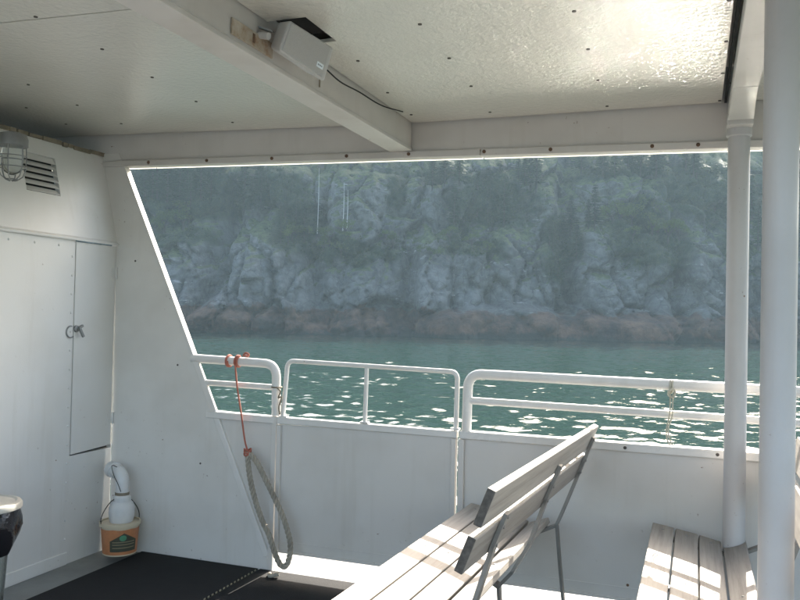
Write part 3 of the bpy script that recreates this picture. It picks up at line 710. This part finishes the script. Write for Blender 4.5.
# -------- bulwark and rails
BY = YB+.012
def bul_panel(x0, x1, name, par, z0=.107, z1=.806):
    m = MB().prism([(x0, BY, z0), (x1, BY, z0), (x1, BY, z1), (x0, BY, z1)], (0, .010, 0)); m.build(name, 'bulwark', par)
    MB().box(((x0+x1)/2, BY-.006, z0+.006), (x1-x0-.004, .011, .014)).build('bottom_lip', 'bulwark', par, bevel=.003)
    MB().box(((x0+x1)/2, BY-.0015, z0+.06), (x1-x0-.07, .004, .004)).build('weld_bead', 'bulwark', par)
RT, RM = 1.120, .987
# left fixed piece
bl = thing('bulwark', (-2.4, BY, 0), 'short bulwark section with rounded rail end, left of the gate', 'bulwark')
bul_panel(-2.75, -2.168, 'panel', bl)
MB().prism([(-2.59, BY-.022, .812), (-2.152, BY-.022, .806), (-2.152, BY-.022, .845), (-2.59, BY-.022, .851)], (0, .055, 0)).build('cap', 'rail', bl, bevel=.004)
MB().tube(fillet([(-2.70, BY, 1.142), (-2.155, BY, 1.130), (-2.150, BY, .85)], .075, 8), .0245, 20).build('top_rail', 'rail', bl, smooth=True)
MB().tube([(-2.63, BY, 1.008), (-2.165, BY, 1.002)], .017, 16).build('middle_rail', 'rail', bl, smooth=True)
MB().bar((-2.152, BY-.01, .845), (-2.158, BY-.01, .0), .03, .02, (1, 0, 0)).build('end_post', 'bulwark', bl, bevel=.003)
q0 = Vector((-2.675, BY-.006, 1.135)); q1 = Vector((-2.18, BY-.006, .08))
MB().bar(q0, q1, .022, .036, (0, 1, 0)).build('slanted_strut', 'rail', bl, bevel=.004)
# gate
gt = thing('gate', (-1.6, BY, 0), 'middle gate in the bulwark with a thin two-bay rail frame', 'gate')
bul_panel(-2.135, -1.118, 'panel', gt, .11, .803)
MB().prism([(-2.137, BY-.018, .808), (-1.116, BY-.018, .803), (-1.116, BY-.018, .838), (-2.137, BY-.018, .845)], (0, .045, 0)).build('cap', 'rail', gt, bevel=.004)
MB().tube(fillet([(-2.108, BY, .845), (-2.085, BY, 1.152), (-1.122, BY, 1.133), (-1.125, BY, .84)], .04, 6), .0125, 14).build('rail_frame', 'rail', gt, smooth=True)
MB().tube([(-1.622, BY, .84), (-1.618, BY, 1.14)], .0115, 12).build('rail_post', 'rail', gt, smooth=True)
for x in (-2.10, -1.622, -1.127): MB().box((x, BY-.002, .848), (.045, .03, .008)).build('foot_plate', 'rail', gt)
for x in (-2.122, -1.131): MB().bar((x, BY-.012, .80), (x, BY-.012, .115), .024, .02, (1, 0, 0)).build('edge_stiffener', 'bulwark', gt, bevel=.003)
# right fixed piece
br = thing('bulwark', (.5, BY, 0), 'long bulwark section with two heavy rails, right of the gate', 'bulwark')
bul_panel(-1.104, 3.0, 'panel', br, .107, .80)
MB().prism([(-1.100, BY-.025, .803), (3.0, BY-.025, .795), (3.0, BY-.025, .838), (-1.100, BY-.025, .842)], (0, .06, 0)).build('cap', 'rail', br, bevel=.005)
MB().tube(fillet([(-1.070, BY, .84), (-1.066, BY, 1.128), (3.0, BY, 1.095)], .075, 8), .0245, 20).build('top_rail', 'rail', br, smooth=True)
MB().tube([(-1.068, BY, .994), (3.0, BY, .955)], .0185, 16).build('middle_rail', 'rail', br, smooth=True)
MB().bar((-1.091, BY-.012, .80), (-1.091, BY-.012, .11), .03, .02, (1, 0, 0)).build('end_post', 'bulwark', br, bevel=.003)
for x in (-.30, .10): MB().lathe([(.008, 0), (.006, .004)], (x, BY-.025, .82), 10, Matrix.Rotation(pi/2, 3, 'X')).build('bolt', 'screw', br)
for x in (-.16, -.28): MB().lathe([(.007, 0), (.006, .003)], (x, BY, .30+(x+.16)), 8, Matrix.Rotation(pi/2, 3, 'X')).build('bolt', 'rust', br)
# stays from deck to panels under the bulwark
for x in (-1.9, -1.0, .6, 1.8):
    pass

# -------- rubber mats
for (xa, xb, lab) in ((-2.996, -2.226, 'black rubber mat by the bucket, left of the stitched seam'), (-2.214, 1.4, 'black rubber mat under the benches, right of the stitched seam')):
    m = MB().prism([(xa, 1.7, .004), (xb, 1.7, .004), (xb, YB-.01, .004), (xa, YB-.01, .004)], (0, 0, .009))
    tag(m.build('rubber_mat', 'rubber', bevel=.003), lab, 'mat')
st = MB()
for k in range(63): y = 1.72+k*.034; st.box((-2.22, y, .0145), (.007, .020, .004), Matrix.Rotation(.35, 3, 'Z'))
tag(st.build('mat_stitching', 'thread', kind='stuff'), 'pale stitched seam between the two black mats', 'stitching')

# ================================================================== OBJECTS
# -------- benches
def dup(o, parent=None):
    c = o.copy(); COL.objects.link(c); c.parent = parent
    for ch in [x for x in list(bpy.data.objects) if x.parent == o]: dup(ch, c)
    return c
def make_bench():
    t = thing('slatted_bench', (0, 0, 0), '', 'bench')
    Y0, Y1 = -1.72, 0.0
    segs = [((.0, .508), (.092, .493)), ((.098, .492), (.190, .476)), ((.196, .475), (.286, .455)), ((.292, .449), (.380, .481))]
    def board(nm, a, b, thick, y0, y1, sgn=-1, skew=(0, 0)):
        a2, b2 = Vector((a[0], 0, a[1])), Vector((b[0], 0, b[1])); d_ = (b2-a2).normalized(); n_ = Vector((-d_.z, 0, d_.x))*sgn*thick
        sx_, sz_ = skew
        o_ = MB().prism([(q.x+sx_, y0, q.z+sz_) for q in (a2, b2, b2+n_, a2+n_)], (-sx_, y1-y0, -sz_)).build(nm, 'wood', t, bevel=.004)
        o_.data.materials.append(MAT['end'])
        for p_ in o_.data.polygons:
            if abs(p_.normal.y) > .9: p_.material_index = 1
    for k, (a, b) in enumerate(segs): board('seat_plank', a, b, .026, Y0+random.uniform(-.004, .004), Y1+random.uniform(-.004, .004))
    def bx(z): return .430+.389*(z-.475)
    for (z0, z1) in ((.822, .926), (.690, .792)):
        board('back_board', (bx(z0), z0), (bx(z1), z1), .026, Y0+.05, Y1, 1, (-.015, .024))
    ends = []
    def chain(pts, y, w=.040, th=.013):
        m = MB()
        for a, b in zip(pts, pts[1:]): m.bar((a[0], y, a[1]), (b[0], y, b[1]), w, th)
        for p in pts[1:-1]: m.tube([(p[0], y-w/2, p[1]), (p[0], y+w/2, p[1])], th/2, 10)
        return m
    for y, kind in ((-.08, 'end'), (-.75, 'mid'), (-1.43, 'mid')):
        k_ = -y/1.72; so = -.015*k_; zo = .024*k_; zt = {-.08: .882, -.75: .858, -1.43: .818}[y]
        f = chain([(bx(zt)+.008+so, zt+zo), (bx(.72)+.008+so, .72+zo), (bx(.56)+.008+so*.5, .56)] + ([(.434, .470), (.33, .418), (.18, .443), (.02, .474)] if kind == 'end' else [(.404, .446), (.352, .385), (.30, .415), (.18, .443), (.02, .474)]), y)
        f.build('bench_frame', 'steel', t, smooth=True)
        MB().tube([(.012, y-.02, .46), (.012, y+.02, .46)], .008, 8)
        if kind == 'end': chain([(.436, .468), (.452, .30), (.485, .004)], y, .03, .012).build('leg', 'steel', t, smooth=True)
        else: chain([(.352, .383), (.362, .25), (.40, .004)], y, .03, .012).build('leg', 'steel', t, smooth=True)
        chain([(.03, .472), (.012, .25), (-.02, .004)], y, .03, .012).build('leg', 'steel', t, smooth=True)
        for z in (.775, .72, zt-.012):
            MB().lathe([(.007, 0), (.006, .005)], (bx(z)+.013+so, y, z+zo), 8, Matrix.Rotation(pi/2, 3, 'Y')).build('bolt', 'steel', t)
        for (a, b) in segs:
            MB().lathe([(.007, 0), (.005, .0025)], ((a[0]+b[0])/2, y, (a[1]+b[1])/2-.0005), 8).build('bolt', 'galv', t)
    return t
bn = make_bench(); bn.location = (-1.014, 3.80, 0); bn.rotation_euler.z = -radians(2.4)
bn['label'] = 'weathered slatted bench in the centre, seen from behind its backrest'; bn['group'] = 'slatted benches'
b2_ = dup(bn); b2_.location = (-.168, 3.79, 0); b2_.rotation_euler.z = 0
b2_['label'] = 'weathered slatted bench at the right, partly hidden by the near pillar'

# -------- loudspeaker in the ceiling hole
spk = thing('loudspeaker', (-1.30, 2.43, 2.40), 'white boxy loudspeaker tucked between beam and ceiling hole', 'loudspeaker')
A_ = Vector((-1.275, 2.34, 2.388)); B_ = Vector((-1.212, 2.555, 2.357)); C_ = Vector((-1.247, 2.555, 2.236)); D_ = Vector((-1.313, 2.34, 2.286))
fn = (B_-A_).cross(D_-A_).normalized()
if fn.x < 0: fn = -fn
ex = (B_-A_).normalized()
def sp(u, v, c):      # u along the face 0..1, v down the face 0..1, c out of it
    return (A_.lerp(B_, u)).lerp(D_.lerp(C_, u), v)+fn*c
m = MB(); bk = [sp(.10, .06, -.085), sp(.90, .06, -.085), sp(.90, .90, -.085), sp(.10, .90, -.085)]
m.add([sp(0, 0, 0), sp(1, 0, 0), sp(1, 1, 0), sp(0, 1, 0)]+bk, [(0, 1, 2, 3), (7, 6, 5, 4), (0, 4, 5, 1), (1, 5, 6, 2), (2, 6, 7, 3), (3, 7, 4, 0)])
m.build('cabinet', 'speaker', spk, bevel=.010)
m = MB(); g = ((.03, .04), (.91, .04), (.91, .93), (.03, .93)); m.add([sp(u, v, -.003) for u, v in g]+[sp(.01+u*.98, .01+v*.98, .004) for u, v in g], [(4, 5, 6, 7), (0, 1, 5, 4), (1, 2, 6, 5), (2, 3, 7, 6), (3, 0, 4, 7)])
m.build('grille', 'grille', spk, bevel=.002)
def plate(nm, mt, u0, u1, v0, v1, c0_, c1_):
    m = MB(); q = ((u0, v0), (u1, v0), (u1, v1), (u0, v1)); m.add([sp(u, v, c0_) for u, v in q]+[sp(u, v, c1_) for u, v in q], [(4, 5, 6, 7), (0, 1, 5, 4), (1, 2, 6, 5), (2, 3, 7, 6), (3, 0, 4, 7)])
    return m.build(nm, mt, spk)
plate('badge', 'badge', .72, .86, .60, .74, .0042, .0058)
for k in range(4): plate('badge_print', 'grey_line', .742+.026*k, .756+.026*k, .65, .69, .0059, .0063)
MB().tube([(-1.385, 2.33, 2.345), (-1.345, 2.325, 2.335)], .012, 12).build('bracket_knob', 'speaker', spk, smooth=True)
MB().bar((-1.386, 2.33, 2.37), (-1.34, 2.345, 2.355), .03, .005, (0, 1, 0)).build('bracket', 'galv', spk)
for q in ((-1.386, 2.36),): pass
# dark void above the hole
tag(MB().box((-1.31, 2.4975, 2.50), (.148, .243, .12)).build('hole_lining', 'dark', roof), None)

# -------- caged bulkhead lamp
lp = thing('cage_lamp', (-3.13, 2.99, 2.24), 'wire-caged bulkhead lamp at the left end of the cabin wall', 'lamp')
LC = Vector((-3.12, 2.972, 0)); SP = .066
MB().lathe([(.03, 2.262), (.062, 2.252), (.070, 2.228), (.070, 2.196), (.060, 2.190)], LC, 28).build('lamp_cap', 'galv', lp, smooth=True)
MB().bar(LC+Vector((0, 0, 2.235)), (wl(0, 2.235)+.002, 2.972, 2.235), .05, .05).build('mounting_arm', 'galv', lp, bevel=.006)
MB().lathe([(.045, 2.195), (.05, 2.15), (.048, 2.10), (.035, 2.07), (.012, 2.055), (.0005, 2.054)], LC, 24).build('glass_globe', 'glass', lp, smooth=True)
cg = MB()
for k in range(6):
    a = k*pi/3; c_, s_ = cos(a), sin(a)
    cg.tube([LC+Vector((c_*r_, s_*r_, z_)) for r_, z_ in ((.062, 2.20), (.064, 2.14), (.062, 2.085), (.05, 2.05), (.025, 2.03), (.012, 2.026))], .0028, 6)
for z_, r_ in ((2.145, .065), (2.092, .064), (2.033, .028)):
    cg.tube([LC+Vector((r_*cos(a), r_*sin(a), z_)) for a in [k*pi/12 for k in range(24)]], .0028, 6, closed=True)
cg.build('wire_cage', 'galv', lp, smooth=True)

# -------- bucket hanging under the goose-neck pipe
BC = Vector((-3.045, 3.735, .038))
bk_ = thing('bucket', BC, 'small cream and orange bucket hung on the white goose-neck pipe', 'bucket')
MB().lathe([(.0005, .0), (.092, 0), (.105, .172), (.102, .172), (.090, .004), (.0005, .004)], BC, 40).build('bucket_body', 'bucket', bk_, smooth=True)
MB().lathe([(.106, .158), (.113, .159), (.113, .177), (.103, .179), (.1025, .173), (.106, .172)], BC, 40).build('rim', 'bucket', bk_, smooth=True)
def wrap(a0, a1, z0, z1, off, mat, name, poly=None, n=24):
    m = MB()
    def P_(a, z): rad = .092+.013*z/.172+off; return BC+Vector((cos(a)*rad, sin(a)*rad, z))
    if poly is None:
        for k in range(n+1):
            a = a0+(a1-a0)*k/n; m.v += [tuple(P_(a, z0)), tuple(P_(a, z1))]
        m.f += [(2*k, 2*k+2, 2*k+3, 2*k+1) for k in range(n)]
    else:
        for k in range(n+1):
            t = k/n; zl, zh = poly(t); a = a0+(a1-a0)*t; m.v += [tuple(P_(a, zl)), tuple(P_(a, zh))]
        m.f += [(2*k, 2*k+2, 2*k+3, 2*k+1) for k in range(n)]
    return m.build(name, mat, bk_, smooth=True)
av = atan2(-BC.y, -BC.x)      # towards the room
wrap(av-1.35, av+1.45, .012, .150, .0012, 'label_orange', 'orange_label', lambda t: (.008, .150-.004*abs(sin(t*9))), 40)
wrap(av-.55, av+1.0, .03, .12, .0026, 'label_dark', 'dark_panel', lambda t: (.026, .085+.045*(1-abs(t-.5)*2)))
wrap(av-.02, av+.36, .09, .12, .004, 'label_green', 'green_mark', lambda t: (.103-.016*sqrt(max(0, 1-(2*t-1)**2)), .103+.016*sqrt(max(0, 1-(2*t-1)**2))))
for zc in (.078, .064, .046): wrap(av-.40, av+.85, zc, zc+.005, .004, 'label_pale', 'print_line')
HP = [(-.108, .155), (-.112, .20), (-.095, .245), (-.06, .29), (-.03, .305), (.0, .309), (.03, .305), (.06, .29), (.095, .245), (.112, .20), (.108, .155)]
MB().tube(catmull([BC+Vector((x*cos(YAW+.75), x*sin(YAW+.75), z)) for x, z in HP], 5), .0025, 6).build('wire_handle', 'dark', bk_, smooth=True)
pp = thing('vent_pipe', (-3.045, 3.745, .1), 'white plastic goose-neck pipe fitting rising from the bucket', 'pipe')
PC = Vector((-3.045, 3.745, 0))
MB().lathe([(.050, .10), (.060, .20), (.071, .245), (.072, .285), (.062, .315), (.050, .325), (.049, .352), (.042, .360)], PC, 32).build('dome_base', 'pvc', pp, smooth=True)
MB().lathe([(.0355, .356), (.039, .360), (.039, .374), (.0355, .378)], PC, 28).build('dark_collar', 'seal', pp, smooth=True)
DV = Vector((-.93, .36, 0)).normalized()
arc = [PC+Vector((0, 0, .37)), PC+Vector((0, 0, .430))]+[PC+Vector((0, 0, .430))+DV*(.055-.055*cos(a))+Vector((0, 0, .055*sin(a))) for a in [pi*k/20 for k in range(1, 11)]]+[PC+DV*.085+Vector((0, 0, .487))]
MB().tube(arc, .037, 26).build('elbow', 'pvc', pp, smooth=True)
MB().tube([PC+DV*.080+Vector((0, 0, .487)), PC+DV*.125+Vector((0, 0, .487))], .046, 28).build('socket', 'pvc', pp, bevel=.004, smooth=True)
MB().tube(catmull([PC+Vector((.020, -.036, .385)), PC+Vector((.0, -.040, .43)), PC+Vector((-.03, -.036, .47)), PC+Vector((-.06, -.02, .522)), PC+Vector((-.03, .0, .51))], 6), .002, 6).build('wrapped_wire', 'dark', pp, smooth=True)

# -------- rubbish bin at the left edge
BN = Vector((-2.95, 2.70, 0))
bi = thing('rubbish_bin', BN, 'rubbish bin with cream lid and black liner, cropped at bottom left', 'bin')
MB().lathe([(.085, 0), (.090, .02), (.118, .44), (.132, .51), (.126, .51), (.113, .44), (.084, .03), (.0005, .028)], BN, 40).build('bin_body', 'clear', bi, smooth=True)
rr_ = random.Random(2); wv_ = [[rr_.uniform(-1, 1) for _ in range(16)] for _ in range(12)]
MB().lathe([(.100, .315), (.122, .325), (.136, .36), (.150, .40), (.158, .44), (.160, .48), (.152, .52), (.146, .522)], BN, 48, wob=lambda i, k: (.035*(wv_[i][k//3]*(1-(k % 3)/3)+wv_[i][(k//3+1) % 16]*(k % 3)/3)+.05*sin(k*.8+i*.5)*(i < 5))).build('black_liner', 'bag', bi, smooth=True)
MB().lathe([(.158, .520), (.164, .523), (.164, .540), (.158, .548), (.142, .552), (.134, .546), (.06, .556), (.0005, .558)], BN, 44).build('lid', 'bin_lid', bi, smooth=True)

# -------- cords and ropes
rc = MB(); RY = BY
def rail_wrap(x, rad=.0245, z=1.137, n=22, turns=1.0, r_=.006, drift=.01):
    return [(x+drift*k/n, RY+(rad+r_)*sin(2*pi*turns*k/n+pi), z+(rad+r_)*cos(2*pi*turns*k/n+pi)) for k in range(n+1)]
red = thing('red_cord', (-2.43, RY-.03, 1.1), 'thin red cord looped over the left rail and holding the grey rope', 'cord')
MB().tube(rail_wrap(-2.460, turns=1.25), .0065, 8).build('rail_loop', 'cord', red, smooth=True)
MB().tube(rail_wrap(-2.405, turns=1.5, drift=.018), .0065, 8).build('rail_loop', 'cord', red, smooth=True)
MB().tube(catmull([(-2.36, RY-.01, 1.166), (-2.345, RY-.012, 1.185), (-2.325, RY-.01, 1.178), (-2.335, RY, 1.168), (-2.35, RY, 1.17)], 6), .006, 8).build('knot', 'cord', red, smooth=True)
MB().tube(catmull([(-2.395, RY-.034, 1.12), (-2.372, RY-.045, 1.0), (-2.330, RY-.060, .84), (-2.302, RY-.07, .72), (-2.278, RY-.078, .66)], 8), .0048, 8).build('cord_line', 'cord', red, smooth=True)
kn = MB()
for k in range(3): kn.tube([Vector((-2.275, RY-.080, .664-.012*k))+Vector((.019*cos(a), .016*sin(a), .006*sin(2*a+k))) for a in [j*pi/8 for j in range(16)]], .0048, 7, closed=True)
kn.build('lashing', 'cord', red, smooth=True)
def twisted(path, R=.0065, r_=.0068, pitch=.05, strands=3, name='strand', par=None):
    P = catmull(path, 14); L_ = [0]
    for a, b in zip(P, P[1:]): L_.append(L_[-1]+(b-a).length)
    n = int(L_[-1]/.005); out = []; j = 0
    Q = []
    for i in range(n+1):
        s = L_[-1]*i/n
        while j < len(L_)-2 and L_[j+1] < s: j += 1
        t = (s-L_[j])/max(1e-6, L_[j+1]-L_[j]); Q.append(P[j].lerp(P[j+1], t))
    nrm = Vector((0, 1, 0))
    paths = [[] for _ in range(strands)]
    for i, p in enumerate(Q):
        t = (Q[min(i+1, n)]-Q[max(i-1, 0)]).normalized(); nrm = (nrm-t*nrm.dot(t)).normalized(); bn_ = t.cross(nrm)
        for k in range(strands):
            a = 2*pi*(L_[-1]*i/n/pitch+k/strands); paths[k].append(p+(nrm*cos(a)+bn_*sin(a))*R)
    for p in paths: MB().tube(p, r_, 7).build(name, 'rope', par, smooth=True)
rp = thing('rope_loop', (-2.2, RY-.06, .05), 'thick grey three-strand rope hanging as a long loop by the gate', 'rope')
twisted([(-2.275, RY-.08, .655), (-2.268, RY-.085, .60), (-2.249, RY-.088, .505), (-2.215, RY-.09, .40), (-2.169, RY-.092, .298), (-2.12, RY-.096, .22), (-2.085, RY-.10, .14), (-2.045, RY-.10, .075),
         (-2.010, RY-.095, .085), (-1.995, RY-.092, .185), (-2.037, RY-.09, .313), (-2.093, RY-.088, .413), (-2.157, RY-.085, .514), (-2.215, RY-.08, .60), (-2.268, RY-.08, .65)], R=.0085, r_=.0074, pitch=.075, par=rp)
tl = MB().tube(catmull([(-2.05, RY-.11, .03), (-2.09, RY-.13, .022), (-2.11, RY-.10, .02)], 6), .011, 8).build('rope_end', 'rope', rp, smooth=True)
# cream string on the right rail
sg = thing('string', (-.1, RY-.03, 1.1), 'cream string knotted round the heavy right rail', 'string')
m = MB().tube([(-.103+.0005*k, RY+.030*sin(2*pi*k/20), 1.113+.030*cos(2*pi*k/20)) for k in range(40) if True][:21], .004, 6)
m.tube([(-.108+.0002*k, RY+.029*sin(2*pi*k/20), 1.113+.029*cos(2*pi*k/20)) for k in range(21)], .005, 6)
m.build('rail_turn', 'string', sg, smooth=True)
MB().tube([Vector((-.098, RY-.033, 1.085))+Vector((.014*cos(a), .008*sin(a*2), .018*sin(a))) for a in [j*pi/8 for j in range(16)]], .006, 7, closed=True).build('knot', 'string', sg, smooth=True)
for dx in (0, .012): MB().tube(catmull([(-.104+dx, RY-.03, 1.08), (-.106+dx, RY-.026, .985), (-.118+dx*.6, RY-.028, .92), (-.114+dx, RY-.024, .87), (-.10+dx, RY-.024, .845)], 6), .0032, 6).build('string_line', 'string', sg, smooth=True)
# lashing between rail end and gate
ls = thing('gate_lashing', (-2.13, RY-.03, 1.0), 'small tarnished lashing tying the left rail end to the gate', 'lashing')
MB().tube([(-2.150+.027*cos(a), RY+.028*sin(a), 1.005) for a in [k*pi/10 for k in range(20)]], .004, 6, closed=True).build('ring', 'seal', ls, smooth=True)
MB().tube(catmull([(-2.135, RY-.025, 1.005), (-2.112, RY-.028, .985), (-2.122, RY-.028, .95), (-2.105, RY-.026, .955), (-2.118, RY-.026, .90), (-2.112, RY-.026, .86)], 6), .0045, 6).build('tail', 'seal', ls, smooth=True)
